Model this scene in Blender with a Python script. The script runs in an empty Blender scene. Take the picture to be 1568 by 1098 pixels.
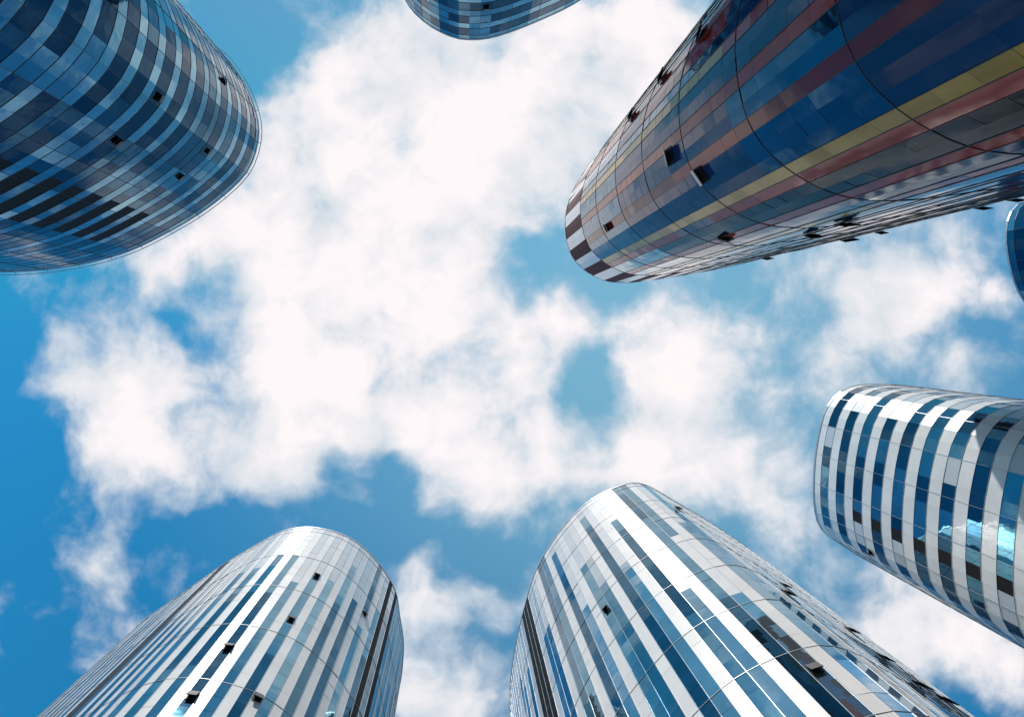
import bpy, math, random
from mathutils import Vector
random.seed(7)
sc = bpy.context.scene
EYE = 1.6

# ------------------------------------------------------------------ materials
def mat_new(name):
    m = bpy.data.materials.new(name); m.use_nodes = True
    nt = m.node_tree
    return m, nt, nt.nodes['Principled BSDF']

def facade_mat(name, metallic, rough, coat=0.0, ior=1.5, var=0.12, bump=True):
    m, nt, b = mat_new(name)
    at = nt.nodes.new('ShaderNodeAttribute'); at.attribute_name = 'Col'
    tc = nt.nodes.new('ShaderNodeTexCoord')
    nz = nt.nodes.new('ShaderNodeTexNoise'); nz.inputs['Scale'].default_value = 0.35
    nz.inputs['Detail'].default_value = 4
    nt.links.new(tc.outputs['Object'], nz.inputs['Vector'])
    mr = nt.nodes.new('ShaderNodeMapRange')
    mr.inputs[1].default_value = 0.3; mr.inputs[2].default_value = 0.7
    mr.inputs[3].default_value = 1 - var; mr.inputs[4].default_value = 1 + var
    nt.links.new(nz.outputs['Fac'], mr.inputs[0])
    mx = nt.nodes.new('ShaderNodeVectorMath'); mx.operation = 'SCALE'
    nt.links.new(at.outputs['Color'], mx.inputs[0]); nt.links.new(mr.outputs[0], mx.inputs['Scale'])
    nt.links.new(mx.outputs[0], b.inputs['Base Color'])
    b.inputs['Metallic'].default_value = metallic
    b.inputs['Roughness'].default_value = rough
    b.inputs['IOR'].default_value = ior
    b.inputs['Coat Weight'].default_value = coat
    b.inputs['Coat Roughness'].default_value = 0.03
    if bump:
        # faint waviness of the panes (roller-wave distortion of real tempered glass)
        n2 = nt.nodes.new('ShaderNodeTexNoise'); n2.inputs['Scale'].default_value = 0.9
        n2.inputs['Detail'].default_value = 1
        nt.links.new(tc.outputs['Object'], n2.inputs['Vector'])
        bp = nt.nodes.new('ShaderNodeBump'); bp.inputs['Strength'].default_value = 0.3
        bp.inputs['Distance'].default_value = 0.02
        nt.links.new(n2.outputs['Fac'], bp.inputs['Height'])
        nt.links.new(bp.outputs['Normal'], b.inputs['Normal'])
        nt.links.new(bp.outputs['Normal'], b.inputs['Coat Normal'])
    return m
M_GLASS = facade_mat('curtain_wall_glass', 0.88, 0.03)
M_PANEL = facade_mat('glazed_panel', 0.0, 0.3, 0.45, 1.45, .07)
M_ENAMEL = facade_mat('enamelled_glass', 0.0, 0.08, 0.0, 1.40)
M_BLACK = facade_mat('black_louvre', 0.0, 0.6, 0.0, 1.25, bump=False)
def plain(name, col, rough=0.4, metal=0.0):
    m, nt, b = mat_new(name)
    nz = nt.nodes.new('ShaderNodeTexNoise'); nz.inputs['Scale'].default_value = 1.5
    nz.inputs['Detail'].default_value = 3
    cr = nt.nodes.new('ShaderNodeValToRGB')
    cr.color_ramp.elements[0].color = (*[c * .8 for c in col], 1)
    cr.color_ramp.elements[1].color = (*[min(1, c * 1.15) for c in col], 1)
    tc = nt.nodes.new('ShaderNodeTexCoord')
    nt.links.new(tc.outputs['Object'], nz.inputs['Vector'])
    nt.links.new(nz.outputs['Fac'], cr.inputs['Fac'])
    nt.links.new(cr.outputs['Color'], b.inputs['Base Color'])
    b.inputs['Roughness'].default_value = rough; b.inputs['Metallic'].default_value = metal
    return m
M_MULL_D = plain('dark_mullion', (0.03, 0.045, 0.06), 0.4, 0.3)
M_MULL_L = plain('pale_mullion', (0.42, 0.45, 0.49), 0.4, 0.3)
M_COPE = plain('coping_metal', (0.45, 0.48, 0.52), 0.35, 0.5)
M_SASH_SHADE = plain('sash_frame_and_opening_shade', (0.02, 0.022, 0.025), 0.5)  # also the painted shade inside open windows
M_SASHW = plain('sash_frame_white', (0.8, 0.8, 0.8), 0.4)
M_ROOF = plain('roof_membrane', (0.25, 0.25, 0.25), 0.9)

# ------------------------------------------------------------------ helpers
def mesh_obj(name, verts, faces, mats, mi=None, cols=None, parent=None):
    me = bpy.data.meshes.new(name)
    me.from_pydata(verts, [], faces)
    for m in mats: me.materials.append(m)
    if mi: me.polygons.foreach_set('material_index', mi)
    if cols:
        ca = me.color_attributes.new('Col', 'FLOAT_COLOR', 'CORNER')
        buf = []
        for f, c in zip(faces, cols):
            buf.extend((c[0], c[1], c[2], 1.0) * len(f))
        ca.data.foreach_set('color', buf)
    me.update()
    o = bpy.data.objects.new(name, me); sc.collection.objects.link(o)
    if parent: o.parent = parent
    return o

def outline(pts, k, module):
    P = [Vector((x * k, y * k)) for x, y in pts]
    n = len(P); dense = []
    for i in range(n):
        p0, p1, p2, p3 = P[i-1], P[i], P[(i+1) % n], P[(i+2) % n]
        for j in range(24):
            t = j / 24
            dense.append(0.5 * ((2*p1) + (p2-p0)*t + (2*p0-5*p1+4*p2-p3)*t*t + (3*p1-p0-3*p2+p3)*t**3))
    area = sum(dense[i].x*dense[(i+1) % len(dense)].y - dense[(i+1) % len(dense)].x*dense[i].y for i in range(len(dense)))
    if area < 0: dense.reverse()
    m = len(dense)
    L = [0]
    for i in range(m): L.append(L[-1] + (dense[(i+1) % m]-dense[i]).length)
    N = round(L[-1] / module / 6) * 6; out = []; j = 0
    for i in range(N):
        s = L[-1] * i / N
        while L[j+1] < s: j += 1
        t = (s - L[j]) / (L[j+1]-L[j])
        out.append(dense[j].lerp(dense[(j+1) % m], t))
    return out

def ring_band(V, F, ring, nv, prof):
    b = len(V); N = len(ring); K = len(prof)
    for p, n in zip(ring, nv):
        for o, z in prof: V.append((p.x+n.x*o, p.y+n.y*o, z))
    for i in range(N):
        j = (i+1) % N
        for s in range(K): F.append((b+i*K+s, b+j*K+s, b+j*K+(s+1) % K, b+i*K+(s+1) % K))

def tower(name, pts, k, module, floor_h, rows, style, mull, crown=0.0, windows=(),
          vm=0.05, hm=0.05, proud=0.02, tilt=0.005, coping=0.35, vfn=lambda i: True, hstep=1, rail=False):
    """pts: plan drawing (1 unit = k metres), rows: fractions of a storey.
    windows: (east, south, size, white?) open sashes."""
    H = EYE + k * 1045.3
    root = bpy.data.objects.new(name, None); sc.collection.objects.link(root)
    ring = outline(pts, k, module); N = len(ring)
    V, F, MI, C = [], [], [], []
    top = H - crown
    nfl = int(top // floor_h) + 1
    levels = []
    if crown: levels.append((H, top, -1, 0))
    for f in range(nfl):
        z = top - f * floor_h
        for r, fr in enumerate(rows):
            z2 = z - floor_h * fr
            if z <= 0: break
            levels.append((z, max(z2, 0.0), f, r)); z = z2
    rnd = random.Random(len(pts)*1000 + N)
    for i in range(N):
        a, b = ring[i], ring[(i+1) % N]
        t = (b-a).normalized(); nrm = Vector((t.y, -t.x))
        mid = (a+b)/2
        for (z1, z2, f, r) in levels:
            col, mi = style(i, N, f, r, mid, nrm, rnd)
            ta = rnd.gauss(0, tilt) * module/2; tb = rnd.gauss(0, tilt) * (z1-z2)/2
            base = len(V)
            for p, z, sa, sb in ((a, z2, -1, -1), (b, z2, 1, -1), (b, z1, 1, 1), (a, z1, -1, 1)):
                o = sa*ta + sb*tb - 0.01
                V.append((p.x+nrm.x*o, p.y+nrm.y*o, z))
            F.append((base, base+1, base+2, base+3)); MI.append(mi); C.append(col)
    mesh_obj('facade', V, F, [M_GLASS, M_PANEL, M_ENAMEL, M_BLACK], MI, C, root)
    V, F = [], []
    nv = []
    for i in range(N):
        t = (ring[(i+1) % N]-ring[i-1]).normalized(); nv.append(Vector((t.y, -t.x)))
    for i in range(N):
        if not vfn(i): continue
        p, n = ring[i], nv[i]; t = Vector((-n.y, n.x)); w = vm/2; b = len(V)
        for z in (0.0, top-0.02):
            for q in (p-t*w-n*.05, p-t*w+n*(proud+.004), p+t*w+n*(proud+.004), p+t*w-n*.05): V.append((q.x, q.y, z))
        F += [(b, b+1, b+5, b+4), (b+1, b+2, b+6, b+5), (b+2, b+3, b+7, b+6)]
    zs = [l[1] for l in levels if l[1] > 0.1][::hstep]
    if crown: zs[0] = top
    for z in zs:
        h = hm/2
        ring_band(V, F, ring, nv, ((-.05, z-h), (proud, z-h), (proud, z+h), (-.05, z+h)))
    mesh_obj('mullions', V, F, [mull], None, None, root)
    V, F = [], []
    ring_band(V, F, ring, nv, ((-0.4, H-0.3), (0.04, H-0.3), (0.04, H-0.3+coping), (-0.4, H-0.3+coping)))
    if rail:
        ring_band(V, F, ring, nv, ((0.36, H-0.1), (0.44, H-0.1), (0.44, H), (0.36, H)))
        for i in range(0, N, 3):
            p, n = ring[i], nv[i]; t = Vector((-n.y, n.x))*.03; b = len(V)
            for z in (H-.08, H-.02):
                for q in (p+n*.05-t, p+n*.37-t, p+n*.37+t, p+n*.05+t): V.append((q.x, q.y, z))
            F += [(b, b+1, b+2, b+3), (b+4, b+7, b+6, b+5), (b, b+4, b+5, b+1), (b+2, b+6, b+7, b+3)]
    mesh_obj('coping', V, F, [M_COPE], None, None, root)
    mesh_obj('roof', [(p.x-n.x*.3, p.y-n.y*.3, H-0.5) for p, n in zip(ring, nv)], [tuple(range(N))], [M_ROOF], None, None, root)
    # open top-hung sashes at surveyed bearings
    if windows:
        V, F, MI = [], [], []
        vis = [i for i in range(N) if (ring[i]+ring[(i+1) % N]).dot(nv[i]) < 0]
        for (wx, wy, sz, white) in windows:
            d = Vector((wx, wy)); 
            i = min(vis, key=lambda q: abs((((ring[q]+ring[(q+1) % N])/2).normalized()).cross(d.normalized())) )
            c = (ring[i]+ring[(i+1) % N])/2
            zt = EYE + (c.length/(d.length*k))*(H-EYE)
            zt = min(zt, H-3)
            zt = min((l[1] for l in levels), key=lambda z: abs(z-zt)) - .05
            t = (ring[(i+1) % N]-ring[i]).normalized(); n = Vector((t.y, -t.x))
            hw = .45*sz; h = 1.15*sz; a2 = c-t*hw; b2 = c+t*hw
            bb = len(V)
            for q, z in ((a2, zt-h), (b2, zt-h), (b2, zt), (a2, zt)):
                V.append((q.x+n.x*.045, q.y+n.y*.045, z))
            F.append((bb, bb+1, bb+2, bb+3)); MI.append(0)  # dark sheet on the wall, stands in for the shaded opening
            ang = math.radians(rnd.uniform(12, 20)); out = math.sin(ang)*h; dz = math.cos(ang)*h
            bb = len(V); th = 0.05
            for (o, z) in ((0.06, zt), (0.06+out, zt-dz)):
                for q in (a2, b2):
                    V.append((q.x+n.x*o, q.y+n.y*o, z))
                    V.append((q.x+n.x*(o+th), q.y+n.y*(o+th), z+0.03))
            F += [(bb, bb+2, bb+6, bb+4), (bb+1, bb+5, bb+7, bb+3), (bb, bb+4, bb+5, bb+1),
                  (bb+2, bb+3, bb+7, bb+6), (bb+4, bb+6, bb+7, bb+5), (bb, bb+1, bb+3, bb+2)]
            MI += [int(white)]*6
        mesh_obj('open_windows', V, F, [M_SASH_SHADE, M_SASHW], MI, None, root)
    return root

def jit(c, r, a=0.15):
    s = 1 + r.uniform(-a, a)
    return tuple(max(0, x*s) for x in c)
def sc_(c, s): return tuple(x*s for x in c)
BLK = (0.006, 0.006, 0.007)
def hr(*a):
    return random.Random(sum(int(x)*p for x, p in zip(a, (7919, 104729, 1299709)))).random()

# ------------------------------------------------------------------ facade styles
def style_bands_blue(bx0, bx1, axis='yx'):
    def s(i, N, f, r, mid, n, rnd):
        q = mid.y/mid.x if axis == 'yx' else mid.x/mid.y
        if r == 1:      # vision glass
            if bx0 < q < bx1 and f >= 2 and mid.dot(n) < 0: return BLK, 3
            g = hr(i//2, f, 1)
            if g < .07: return jit((.14, .32, .42), rnd), 0
            if g < .28: return jit((.03, .12, .19), rnd), 0
            return jit((.006, .05, .10), rnd, .1), 0
        g = hr(i//6, f, 2)
        if g < .10: return jit((.04, .15, .22), rnd), 0
        if g < .45: return jit((.13, .30, .40), rnd, .05), 0
        return jit((.22, .43, .53), rnd, .05), 0
    return s

def style_bands_white(i, N, f, r, mid, n, rnd):
    q = mid.y/mid.x
    if r == 0: return jit((.82, .82, .81), rnd, .02), 1
    if .445 < q < .485 and f >= 2 and mid.dot(n) < 0: return BLK, 3
    g = hr(i//2, f, 3)
    if g < .14: return jit((.55, .60, .64), rnd, .1), 1
    if g < .55: return jit((.09, .25, .33), rnd), 0
    return jit((.02, .09, .15), rnd), 0

def style_stripes(dark_ranges, blue_bias, salt, period, white_zone=None):
    seg = {}
    def s(i, N, f, r, mid, n, rnd):
        q = mid.x/mid.y
        if mid.dot(n) < 0:
            for a, b in dark_ranges:
                if a < q < b: return BLK, 3
        if i not in seg:
            rr = random.Random(i*17+salt); L = []
            while len(L) < 40:
                L += [rr.random()]*rr.choice((4, 6, 9, 14))
            seg[i] = L
        g = seg[i][max(f, 0)]; b = blue_bias(q, f); ph = i % period  # fewer blue panes towards the top: pale reflections put into the colours
        if ph == 0: return sc_((.80, .79, .79), .94+.08*hr(i, 0, 5)), 1
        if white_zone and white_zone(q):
            if g < .10 + .035*f and f > 3: return jit((.16, .34, .45), rnd, .1), 0  # upper storeys kept pale, reflection painted as pane colour
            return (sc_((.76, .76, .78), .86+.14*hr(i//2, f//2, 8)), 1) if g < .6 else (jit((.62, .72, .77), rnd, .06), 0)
        if ph == 1:
            if g < b*.55: return jit((.03, .13, .21), rnd, .10), 0
            if g < b: return jit((.15, .33, .43), rnd, .10), 0
            return jit((.58, .62, .66), rnd, .04), 1
        if g < b*.35: return jit((.08, .24, .34), rnd, .10), 0
        if g < b*.7: return jit((.42, .54, .60), rnd, .07), 0
        return sc_((.70, .71, .73), .94+.1*hr(i, f//3, 6)), 1
    return s

PAL = {'n': ((.008, .040, .13), 2), 'm': ((.38, .028, .018), 2), 'o': ((.52, .31, .07), 2),
       'g': ((.025, .11, .18), 0), 'l': ((.26, .36, .42), 0), 'd': ((.010, .012, .022), 2), 'r': ((.18, .018, .018), 2)}
ORDER = [('n', 2), ('m', 1), ('n', 2), ('o', 1), ('g', 1), ('n', 2), ('m', 2), ('d', 1), ('o', 1), ('m', 1), ('n', 2), ('l', 1),
         ('r', 2), ('n', 2), ('m', 1), ('g', 2), ('o', 1), ('n', 2), ('m', 1), ('d', 2), ('m', 1), ('o', 1), ('n', 3), ('r', 1)]
GRP = {}; EDGE = set()
i = kk = 0
while i < 900:
    EDGE.add(i)
    for j in range(ORDER[kk % len(ORDER)][1]): GRP[i+j] = kk
    i += ORDER[kk % len(ORDER)][1]; kk += 1
def style_colour():
    seg = {}
    def s(i, N, f, r, mid, n, rnd):
        if f == -1:
            return ((.10, .008, .014), 3) if (i//2) % 2 else ((.85, .83, .83), 1)
        g = GRP[i]
        if g not in seg:
            q = random.Random(g*7+1); base = ORDER[g % len(ORDER)][0]; L = []
            while len(L) < 45:
                L += [base]*q.choice((7, 9, 12))
                L += [q.choice({'m': 'rmn', 'o': 'omo', 'n': 'ngm', 'g': 'gnn', 'l': 'lgo', 'd': 'dnm', 'r': 'rmn'}[base])]*q.choice((2, 3, 5))
            seg[g] = L
        ch = seg[g][f]
        if f < 5 and ch == 'n': ch = 'l' if g % 2 else 'g'  # lit look near the rim painted in: dark stripes become paler glass
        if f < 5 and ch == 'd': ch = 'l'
        c, mi = PAL[ch]
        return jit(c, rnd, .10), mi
    return s

# ------------------------------------------------------------------ towers (plan drawings)
T1 = [(-333,-385),(-315,-345),(-308,-310),(-315,-270),(-335,-235),(-385,-192),(-445,-155),(-515,-122),(-605,-100),(-705,-93),(-805,-98),(-920,-140),(-935,-220),(-850,-320),(-700,-400),(-560,-445),(-440,-455),(-370,-430)]
T2 = [(-85,-510),(-55,-475),(-15,-453),(17,-448),(55,-453),(115,-475),(185,-510),(235,-560),(240,-620),(150,-660),(0,-665),(-90,-640),(-110,-580)]
T3 = [(395,-450),(305,-380),(235,-303),(190,-248),(167,-205),(160,-165),(167,-125),(185,-100),(215,-82),(245,-77),(285,-80),(395,-98),(495,-122),(545,-133),(695,-180),(795,-260),(795,-390),(695,-490),(545,-510)]
T4 = [(695,82),(625,78),(585,87),(560,115),(547,160),(541,210),(541,260),(551,298),(585,325),(635,355),(695,380),(775,390),(855,350),(885,250),(865,150),(795,100)]
T5 = [(80,600),(76,540),(85,475),(99,415),(117,360),(150,305),(195,258),(245,233),(280,231),(325,255),(395,298),(495,372),(555,450),(525,570),(395,670),(215,690),(105,660)]
T6 = [(-93,430),(-99,395),(-115,365),(-140,335),(-175,310),(-225,297),(-270,302),(-310,322),(-360,352),(-415,390),(-505,458),(-555,540),(-505,640),(-355,690),(-185,670),(-105,570),(-87,490)]
T7 = [(895,-205),(855,-198),(838,-175),(835,-135),(845,-85),(863,-48),(895,-20),(995,-30),(1045,-110),(995,-200)]

tower('glass_office_tower', T1, .090, 1.5, 3.7, (.42, .58), style_bands_blue(.255, .385), M_MULL_D, vfn=lambda i: i % 3 == 0, rail=True,
      vm=.03, hm=.04, tilt=.003,
      windows=[(-360,-380,.9,0), (-457,-347,.9,0), (-520,-292,.9,0), (-425,-233,.9,0), (-380,-282,.7,0)])
tower('glass_office_tower', T2, .095, 1.5, 3.7, (.42, .58), style_bands_blue(-.29, -.245, 'xy'), M_MULL_D, vfn=lambda i: i % 3 == 0,
      vm=.03, windows=[(35,-495,.8,0)])
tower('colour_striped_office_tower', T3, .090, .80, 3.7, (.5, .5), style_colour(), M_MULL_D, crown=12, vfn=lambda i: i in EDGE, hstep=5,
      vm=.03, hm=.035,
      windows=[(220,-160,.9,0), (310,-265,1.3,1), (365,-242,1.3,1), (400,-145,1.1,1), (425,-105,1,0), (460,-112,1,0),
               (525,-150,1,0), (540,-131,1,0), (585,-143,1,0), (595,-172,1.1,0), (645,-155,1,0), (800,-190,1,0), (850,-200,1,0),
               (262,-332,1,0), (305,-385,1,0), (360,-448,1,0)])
tower('white_banded_office_tower', T4, .088, 1.3, 3.7, (.5, .5), style_bands_white, M_MULL_L, vfn=lambda i: i % 3 == 0,
      vm=.025, hm=.03, windows=[(620,330,.8,0)])
tower('white_striped_office_tower', T5, .085, .95, 3.7, (.5, .5),
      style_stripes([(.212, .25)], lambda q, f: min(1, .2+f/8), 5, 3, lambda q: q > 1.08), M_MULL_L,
      vm=.03, hm=.03, hstep=4, tilt=.006,
      windows=[(335,270,.8,0), (500,400,.9,0), (525,498,.8,0), (650,500,.9,0), (220,420,.7,0), (485,380,.8,0), (600,460,.9,0),
               (700,540,.9,0), (740,565,.9,0)])
tower('white_striped_office_tower', T6, .085, .82, 3.7, (.5, .5),
      style_stripes([(-.29, -.267), (-.25, -.238), (-.987, -.978), (-1.03, -1.015)], lambda q, f: min(1, .3+f/8), 9, 2), M_MULL_L,
      vm=.03, hm=.03, hstep=5,
      windows=[(-355,475,.8,0), (-405,540,.8,0), (-220,370,.7,0), (-253,428,.7,0), (-313,545,.8,0), (-150,425,.7,0)])
tower('glass_office_tower', T7, .10, 1.5, 3.7, (.42, .58), style_bands_blue(9, 10), M_MULL_D, vfn=lambda i: i % 3 == 0)

# ------------------------------------------------------------------ ground
m, nt, b = mat_new('plaza_paving')
tc = nt.nodes.new('ShaderNodeTexCoord')
br = nt.nodes.new('ShaderNodeTexBrick'); br.inputs['Scale'].default_value = 1.0
br.inputs['Color1'].default_value = (.22, .21, .20, 1); br.inputs['Color2'].default_value = (.28, .27, .26, 1)
br.inputs['Mortar'].default_value = (.1, .1, .1, 1); br.inputs['Mortar Size'].default_value = .01
nt.links.new(tc.outputs['Object'], br.inputs['Vector']); nt.links.new(br.outputs['Color'], b.inputs['Base Color'])
b.inputs['Roughness'].default_value = .8
mesh_obj('ground', [(-4000,-4000,0),(4000,-4000,0),(4000,4000,0),(-4000,4000,0)], [(0,1,2,3)], [m])

# ------------------------------------------------------------------ sky
SUN_AZ = Vector((-0.38, -1.0)).normalized(); EL = math.radians(53)
w = bpy.data.worlds.new('World'); sc.world = w; w.use_nodes = True
w.cycles.sampling_method = 'MANUAL'; w.cycles.sample_map_resolution = 256
nt = w.node_tree; nd = nt.nodes; lk = nt.links
bg = nd['Background']; bg.inputs['Strength'].default_value = 0.10
sky = nd.new('ShaderNodeTexSky'); sky.sky_type = 'NISHITA'; sky.sun_disc = False
sky.sun_elevation = EL; sky.sun_rotation = math.atan2(SUN_AZ.x, SUN_AZ.y)
sky.air_density = 1.0; sky.dust_density = 0.6; sky.ozone_density = 1.5
tint = nd.new('ShaderNodeMix'); tint.data_type = 'RGBA'; tint.blend_type = 'MULTIPLY'
tint.inputs[0].default_value = 1.0; tint.inputs[7].default_value = (0.18, 1.42, 1.75, 1)
lk.new(sky.outputs[0], tint.inputs[6])
cap = nd.new('ShaderNodeMix'); cap.data_type = 'RGBA'; cap.blend_type = 'DARKEN'
cap.inputs[0].default_value = 1.0; cap.inputs[7].default_value = (1.0, 3.5, 5.9, 1)
lk.new(tint.outputs[2], cap.inputs[6])
tc = nd.new('ShaderNodeTexCoord')
sep = nd.new('ShaderNodeSeparateXYZ'); lk.new(tc.outputs['Generated'], sep.inputs[0])
def mth(op, a, b=None, c=None, clamp=False):
    n = nd.new('ShaderNodeMath'); n.operation = op; n.use_clamp = clamp
    for k, v in enumerate((a, b, c)):
        if v is None: continue
        if isinstance(v, (int, float)): n.inputs[k].default_value = v
        else: lk.new(v, n.inputs[k])
    return n.outputs[0]
zc = mth('MAXIMUM', sep.outputs[2], 0.06)
u = mth('DIVIDE', sep.outputs[0], zc); v = mth('DIVIDE', sep.outputs[1], zc)
cmb = nd.new('ShaderNodeCombineXYZ'); lk.new(u, cmb.inputs[0]); lk.new(v, cmb.inputs[1])
P = cmb.outputs[0]
def noise(vec, scale, det, rough, w=0.0):
    n = nd.new('ShaderNodeTexNoise'); n.noise_dimensions = '2D'
    n.inputs['Scale'].default_value = scale; n.inputs['Detail'].default_value = det
    n.inputs['Roughness'].default_value = rough
    mp = nd.new('ShaderNodeVectorMath'); mp.operation = 'ADD'; mp.inputs[1].default_value = (w, w*.7, 0)
    lk.new(vec, mp.inputs[0]); lk.new(mp.outputs[0], n.inputs['Vector']); return n
def vadd(a, bvec, s):
    q = nd.new('ShaderNodeVectorMath'); q.operation = 'SUBTRACT'; q.inputs[1].default_value = (.5, .5, .5)
    lk.new(bvec, q.inputs[0])
    r = nd.new('ShaderNodeVectorMath'); r.operation = 'MULTIPLY_ADD'; r.inputs[1].default_value = (s, s, 0)
    lk.new(q.outputs[0], r.inputs[0]); lk.new(a, r.inputs[2]); return r.outputs[0]
nz0 = noise(P, 7.0, 3, .5).outputs['Color']
W1 = vadd(P, nz0, 0.12)
W2 = vadd(P, nz0, 0.05)
S = 1/1045.3
def blob(cx, cy, rx, ry, wt, spread=1.3, src=None):
    ma = nd.new('ShaderNodeVectorMath'); ma.operation = 'MULTIPLY_ADD'
    ax, ay = 1/(rx*S*spread), 1/(ry*S*spread)
    ma.inputs[1].default_value = (ax, ay, 0); ma.inputs[2].default_value = (-cx*S*ax, -cy*S*ay, 0)
    lk.new(src or W1, ma.inputs[0])
    ln = nd.new('ShaderNodeVectorMath'); ln.operation = 'LENGTH'; lk.new(ma.outputs[0], ln.inputs[0])
    mr = nd.new('ShaderNodeMapRange'); mr.interpolation_type = 'SMOOTHSTEP'
    mr.inputs[1].default_value = 0.0; mr.inputs[2].default_value = 1.0
    mr.inputs[3].default_value = wt; mr.inputs[4].default_value = 0.0
    lk.new(ln.outputs['Value'], mr.inputs[0]); return mr.outputs[0]
# cloud masses on the bearing chart (thousandths of tan(zenith angle)): cx, cy, rx, ry, weight
CL = [(35,-420,310,190,1.25),(-105,-260,310,190,1.25),(-275,-160,270,160,1.1),(-85,-50,240,210,1.3),(-65,90,260,140,1.3),
 (145,190,220,75,.95),(-345,60,260,115,.9),(-535,90,115,150,.95),(-365,210,180,80,.8),(-535,340,80,110,.55),
 (330,10,190,100,.65),(335,150,150,130,.85),(470,210,150,150,.75),(635,-30,110,130,.9),(735,-110,110,110,.8),
 (775,60,110,60,.6),(845,-60,60,50,.6),(-5,430,140,80,.7),(-45,570,130,110,.85),(735,450,240,150,1.05),
 (170,-10,60,40,.3),(35,250,140,60,.6),(275,-450,170,140,.85),(495,-310,350,200,.8),
 (-330,-420,95,125,-1.4),(120,-95,60,70,-.75),(190,80,50,75,-.7),(-150,300,90,45,-.35),
 (-285,42,40,25,-.4),(-440,-20,50,26,-.4),(-710,150,100,290,-.8),(-300,350,110,100,-.3),(265,-415,50,40,-.5)]
acc = None
for c in CL:
    o = blob(*c); acc = o if acc is None else mth('ADD', acc, o)
acc = mth('MINIMUM', acc, 1.0)
f1 = noise(W2, 7.5, 7, .56, 3.1).outputs['Fac']
dens = mth('ADD', mth('MULTIPLY', mth('SUBTRACT', f1, .5), 2.3), mth('ADD', acc, -.06))
al = nd.new('ShaderNodeMapRange'); al.interpolation_type = 'SMOOTHSTEP'
al.inputs[1].default_value = -.15; al.inputs[2].default_value = .78
al.inputs[3].default_value = 0; al.inputs[4].default_value = .98
lk.new(dens, al.inputs[0])
veil = blob(300, 0, 950, 850, .62, 1.0, P)           # thin high haze brightens the blue
hz = nd.new('ShaderNodeMix'); hz.data_type = 'RGBA'
lk.new(veil, hz.inputs[0]); lk.new(cap.outputs[2], hz.inputs[6]); hz.inputs[7].default_value = (3.0, 5.9, 7.2, 1)
shade = nd.new('ShaderNodeMix'); shade.data_type = 'RGBA'
shade.inputs[6].default_value = (6.8, 7.4, 8.1, 1); shade.inputs[7].default_value = (10.2, 9.5, 9.6, 1)
f2 = noise(W2, 5.0, 4, .55, 9.3).outputs['Fac']
sm = mth('MULTIPLY', mth('ADD', mth('SUBTRACT', dens, .45), mth('MULTIPLY', mth('SUBTRACT', f2, .45), 1.6)), 1.3, clamp=True)
lk.new(sm, shade.inputs[0])
mx = nd.new('ShaderNodeMix'); mx.data_type = 'RGBA'
lk.new(al.outputs[0], mx.inputs[0]); lk.new(hz.outputs[2], mx.inputs[6]); lk.new(shade.outputs[2], mx.inputs[7])
lk.new(mx.outputs[2], bg.inputs['Color'])

sl = bpy.data.lights.new('sun', 'SUN'); sl.energy = 4.3; sl.angle = math.radians(.5); sl.color = (1, .95, .88)
so = bpy.data.objects.new('sun', sl); sc.collection.objects.link(so)
d = Vector((SUN_AZ.x*math.cos(EL), SUN_AZ.y*math.cos(EL), math.sin(EL)))
so.rotation_euler = d.to_track_quat('Z', 'Y').to_euler()

# ------------------------------------------------------------------ camera: 24 mm shift lens pointed straight up
cd = bpy.data.cameras.new('camera'); cd.lens = 24; cd.sensor_width = 36
cd.shift_x = 79/1568; cd.shift_y = -39/1568; cd.clip_end = 10000
co = bpy.data.objects.new('camera', cd); sc.collection.objects.link(co)
co.location = (0, 0, EYE); co.rotation_euler = (math.pi, 0, 0)
sc.camera = co
sc.view_settings.view_transform = 'Standard'; sc.view_settings.look = 'None'; sc.view_settings.exposure = 0
